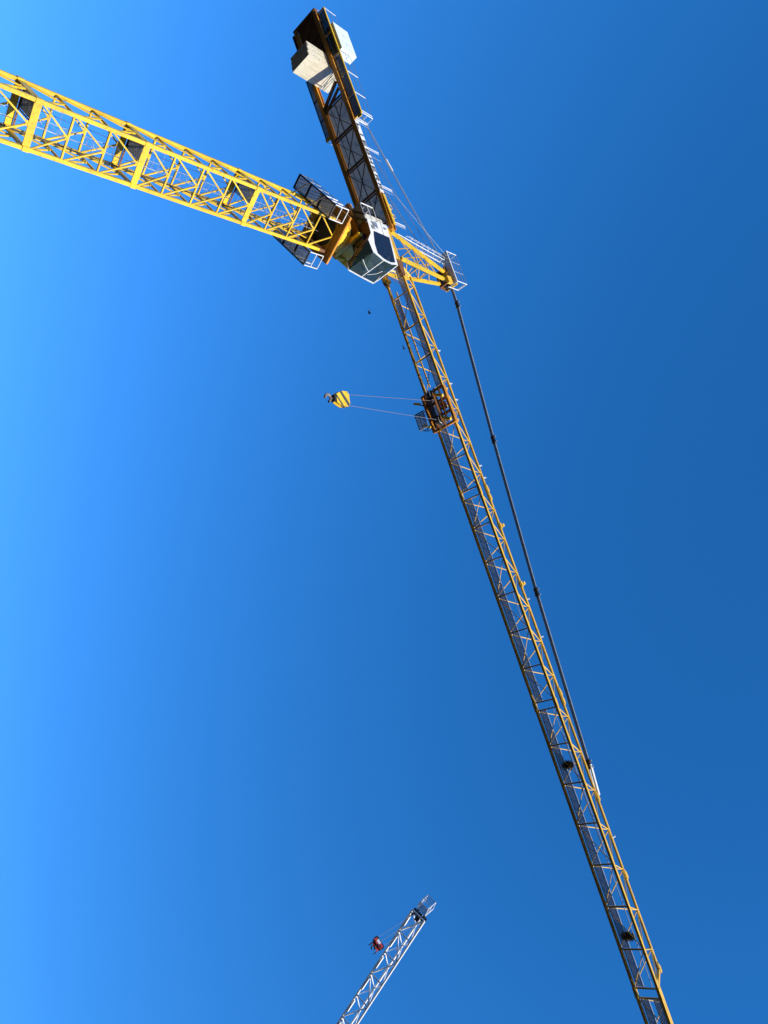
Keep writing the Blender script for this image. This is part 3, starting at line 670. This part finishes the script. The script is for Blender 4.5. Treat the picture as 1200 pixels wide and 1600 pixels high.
# ------------------------------------------------------------------ nests
for xx, y0, lb in ((40.35, .02, 'dark twig nest on the jib walkway beside the lower end of the tie bar'), (51.55, .08, 'dark twig nest on the jib walkway, the one farthest from the cab')):
    b = MB(); rnd = random.Random(xx)
    for i in range(340):
        t = rnd.uniform(0, 2*math.pi); q = rnd.uniform(.1, 1); c = Vector((.24*q*math.cos(t), .44*q*math.sin(t), rnd.gauss(0, .08)))
        d = Vector((rnd.gauss(0, 1), rnd.gauss(0, 1.2), rnd.gauss(0, .35))).normalized()*rnd.uniform(.08, .22)
        b.bar(c - d, c + d, rnd.uniform(.012, .028))
    o = b.build('bird_nest', 'twig', None, WJM @ Matrix.Translation((xx, y0, HJ + .22))); tag(o, lb, 'nest', 'nests in the jib')

# ------------------------------------------------------------------ birds
def ray_point(px, py, dist):
    d = (FW*F_PX + U2*(px - 600) + R2*(py - 800)).normalized(); return Vector((0, 0, CAM_H)) + d*dist
def bird(name, p, yaw, roll, spread, lb):
    b = MB()
    body = [(-.17, .012), (-.12, .035), (-.03, .05), (.06, .045), (.11, .03), (.15, .028), (.18, .008)]
    n = 8; vs = [(x, r*math.cos(2*math.pi*j/n), r*math.sin(2*math.pi*j/n)) for x, r in body for j in range(n)]
    fs = [(i*n+j, i*n+(j+1) % n, (i+1)*n+(j+1) % n, (i+1)*n+j) for i in range(len(body)-1) for j in range(n)] + [tuple(range(n)), tuple(range((len(body)-1)*n, len(body)*n))]
    b.add(vs, fs, True)
    for s_ in (-1, 1):
        w_ = [(.08, .02, .01), (.10, .2, .06*spread), (.02, .42, .02*spread), (-.05, .40, .02*spread), (-.05, .2, .05*spread), (-.06, .02, .01)]
        tp_ = [(x, s_*y, z + .008) for x, y, z in w_]; bt = [(x, s_*y, z - .004) for x, y, z in w_]
        b.add(tp_ + bt, [(0, 1, 4, 5), (1, 2, 3, 4), (6, 11, 10, 7), (7, 10, 9, 8)] + [(i, (i+1) % 6, 6+(i+1) % 6, 6+i) for i in range(6)])
    b.add([(-.15, -.02, .01), (-.15, .02, .01), (-.30, .06, .012), (-.30, -.06, .012), (-.15, -.02, -.004), (-.15, .02, -.004), (-.30, .06, 0), (-.30, -.06, 0)], [(0,1,2,3),(7,6,5,4),(0,4,5,1),(1,5,6,2),(2,6,7,3),(3,7,4,0)])
    o = b.build(name, 'feather', None, Matrix.Translation(p) @ Matrix.Scale(1.35, 4) @ Matrix.Rotation(yaw, 4, 'Z') @ Matrix.Rotation(roll, 4, 'X')); tag(o, lb, 'bird', 'birds circling the crane')
bird('flying_bird', ray_point(576.5, 488, 88), .6, .5, 1.5, 'small dark bird in open sky below the cab')
bird('flying_bird', ray_point(630.8, 543, 96), 2.3, -.9, -1, 'small dark bird close beside the yellow jib')

# ------------------------------------------------------------------ white luffing crane in the distance
def cam_vec(dx, dy, dz): return U2*dx + R2*dy + FW*dz
DEP = 80.0
def at_depth(px, py, dep): return Vector((0, 0, CAM_H)) + U2*((px-600)/F_PX*dep) + R2*((py-800)/F_PX*dep) + FW*dep
dv = cam_vec(-20.0/F_PX, 26.9/F_PX, -.005).normalized()         # from the tip down towards the root
cvx = Vector((dv.y, -dv.x, 0)).normalized()                            # level crosswise direction
nv = dv.cross(cvx).normalized()
if nv.z < 0: nv = -nv
TIP = at_depth(657, 1430, DEP); PL = 2.62; NPAN = 17
WR = empty('tower_crane', Matrix.Translation((TIP.x, TIP.y, 0)) )
rootpt = TIP + dv*(PL*NPAN)
WR.matrix_basis = Matrix.Translation((rootpt.x, rootpt.y, 0))
tag(WR, 'white lattice crane jib with a cage at its tip, far off', 'tower crane')
LF = Matrix.Translation(-Vector((rootpt.x, rootpt.y, 0)))
WW, WH = 1.72, 1.4; BS = 1 if (U2*1).dot(cvx) < 0 else -1
def LP(s_, c_, n_): return LF @ (TIP + dv*s_ + cvx*c_ + nv*n_)
for seg in range(0, NPAN, 4):
    S = empty('jib_section', None, WR); k0, k1 = seg, min(seg + 4, NPAN)
    for c_ in (-1, 1):
        bar(S, 'bottom_chord', LP(k0*PL, c_*WW/2, -WH/2), LP(k1*PL - .02, c_*WW/2, -WH/2), .25, 'bright', shape='tube')
    bar(S, 'top_chord', LP(k0*PL, 0, WH/2), LP(k1*PL - .02, 0, WH/2), .24, 'bright', shape='tube')
    for k in range(k0, k1):
        s0, s1 = k*PL, (k+1)*PL; a = 1 if k % 2 else -1
        bar(S, 'cross_bar', LP(s0, -WW/2, -WH/2), LP(s0, WW/2, -WH/2), .16, 'bright', shape='tube')
        bar(S, 'diagonal_brace', LP(s0, -a*WW/2, -WH/2), LP(s1, a*WW/2, -WH/2), .14, 'bright', shape='tube')
        for c_ in (-1, 1):
            bar(S, 'side_brace', LP(s0, c_*WW/2, -WH/2), LP(s0 + PL/2, 0, WH/2), .12, 'bright', shape='tube'); bar(S, 'side_brace', LP(s0 + PL/2, 0, WH/2), LP(s1, c_*WW/2, -WH/2), .12, 'bright', shape='tube')
        b = MB(); b.bar(LP(s0 + .55, BS*(WW/2 - .16), -WH/2 + .1), LP(s0 + 1.9, BS*(WW/2 - .16), -WH/2 + .1), .05, .36, up=nv); b.build('walkway_board', 'bright', S)
S = empty('jib_tip', None, WR)
for c_ in (-.45, .45):
    b = MB(); p = LP(.05, c_, -.15); b.tube(p - cvx*.12, p + cvx*.12, .34, 18); b.build('tip_sheave', 'dark', S)
b = MB()
for c_ in (-.75, -.1, .1, .75): b.bar(LP(-.25, c_, -.25), LP(.7, c_, -.45), .06, .3, up=cvx)
b.bar(LP(0, -.9, -.3), LP(0, .9, -.3), .2); b.build('tip_frame', 'dark', S)
# cage
Tc = LP(-.35, -BS*-.1, -.2); up = Vector((0, 0, 1)); hd = Vector((dv.x, dv.y, 0)).normalized()
def CP(a, c, z): return Tc - hd*a*.75 + cvx*c*.8 + up*z*.82
b = MB()
for a in (.0, 1.3):
    for c in (-.75, .75): b.tube(CP(a, c, 0), CP(a, c, 1.9), .05, 6)
for z in (0, .95, 1.9):
    for p, q in (((0, -.75), (1.3, -.75)), ((1.3, -.75), (1.3, .75)), ((1.3, .75), (0, .75)), ((0, .75), (0, -.75))): b.tube(CP(*p, z), CP(*q, z), .035, 6)
b.tube(CP(0, -.75, 0), CP(1.3, -.75, 1.9), .04, 6); b.build('cage_frame', 'white', S)
b = MB()
for i in range(9): t = -.72 + 1.44*i/8; b.bar(CP(1.3, t, .95), CP(1.3, t, 1.9), .04)
b.build('cage_front_mesh', 'grate', S)
b = MB()
for i in range(8): t = 1.3*i/7; b.bar(CP(t, -.75, 0.02), CP(t, .75, 0.02), .045)
for i in range(4): t = -.72 + 1.44*i/3; b.bar(CP(0, t, 0.0), CP(1.3, t, 0.0), .035)
b.build('cage_floor', 'grate', S)
b = MB()
for i in range(5): t = 1.3*i/4; b.bar(CP(t, .75, .0), CP(t, .75, .95), .035)
b.build('cage_side_mesh', 'grate', S)
# mast of the distant crane, down to the ground
rl = LF @ rootpt
for i in range(6):
    S = empty('mast_section', None, WR); za, zb = (rl.z - .3)*i/6, (rl.z - .3)*(i+1)/6 - .02
    cs = [(-1, -1), (1, -1), (1, 1), (-1, 1)]
    for x, y in cs: bar(S, 'chord', (rl.x + x, rl.y + y, za), (rl.x + x, rl.y + y, zb), .2, 'white', up=Vector((0, 1, 0)))
    for j in range(4):
        (x, y), (x2, y2) = cs[j], cs[(j+1) % 4]
        bar(S, 'diagonal_brace', (rl.x + x, rl.y + y, za), (rl.x + x2, rl.y + y2, (za+zb)/2), .1, 'white'); bar(S, 'diagonal_brace', (rl.x + x2, rl.y + y2, (za+zb)/2), (rl.x + x, rl.y + y, zb), .1, 'white')
b = MB(); b.cuboid((rl.x - 1.6, rl.y - 1.6, rl.z - .3), (rl.x + 1.6, rl.y + 1.6, rl.z + .6)); b.build('slewing_platform', 'white', WR)
# its hook
dh = (FW*F_PX + U2*(590 - 600) + R2*(1475 - 800)).normalized()
tipw = TIP + dv*.1; hp_ = Vector((tipw.x, tipw.y, 0)); k = (hp_.xy.length)/dh.xy.length
hz = CAM_H + dh.z*k
hw = Vector((0, 0, CAM_H)) + dh*k
R_ = empty('hook_block', Matrix.Translation(hw) @ Matrix.Rotation(-.73, 4, 'Z') @ Matrix.Scale(.8, 4)); tag(R_, 'red and black hook block hanging beside the white crane jib', 'hook block')
for y in (-.3, .3):
    b = MB(); b.prism([(-.55, .22), (.6, .3), (.68, -.05), (.35, -.42), (-.3, -.42), (-.62, -.1)], y - .05, y + .05, lambda a, c, t: (a, t, c)); b.build('cheek_plate', 'red', R_)
b = MB(); b.cuboid((-.4, -.37, -.15), (.15, -.352, .28)); b.build('white_plate', 'white', R_)
for x in (-.5, 0, .5):
    b = MB(); b.tube((x, -.22, .2), (x, .22, .2), .36, 16); b.build('sheave', 'black', R_)
for x, y in ((-.6, -.45), (.6, -.45), (-.5, .45), (.55, .45)):
    b = MB(); b.bar((x, y, .0), (x*1.1, y*1.15, -.55), .14); b.build('guard_leg', 'red', R_)
    b = MB(); b.bar((x*1.1, y*1.15, -.55), (x*1.15, y*1.2, -.85), .12); b.build('guard_foot', 'black', R_)
b = MB(); b.ring((0, 0, -.95), (0, 1, 0), .26, .09, 18, 8, math.radians(-100), math.radians(170)); b.tube((0, 0, -.75), (0, 0, -.4), .12); b.build('hook', 'black', R_)
inv = R_.matrix_basis.inverted()
for x, c_ in ((-.6, -.5), (0, 0), (.6, .5)):
    bar(R_, 'hoist_rope', Vector((x, 0, .5)), inv @ (TIP + dv*.1 + cvx*c_ - nv*.2), .04, 'rope', shape='tube')
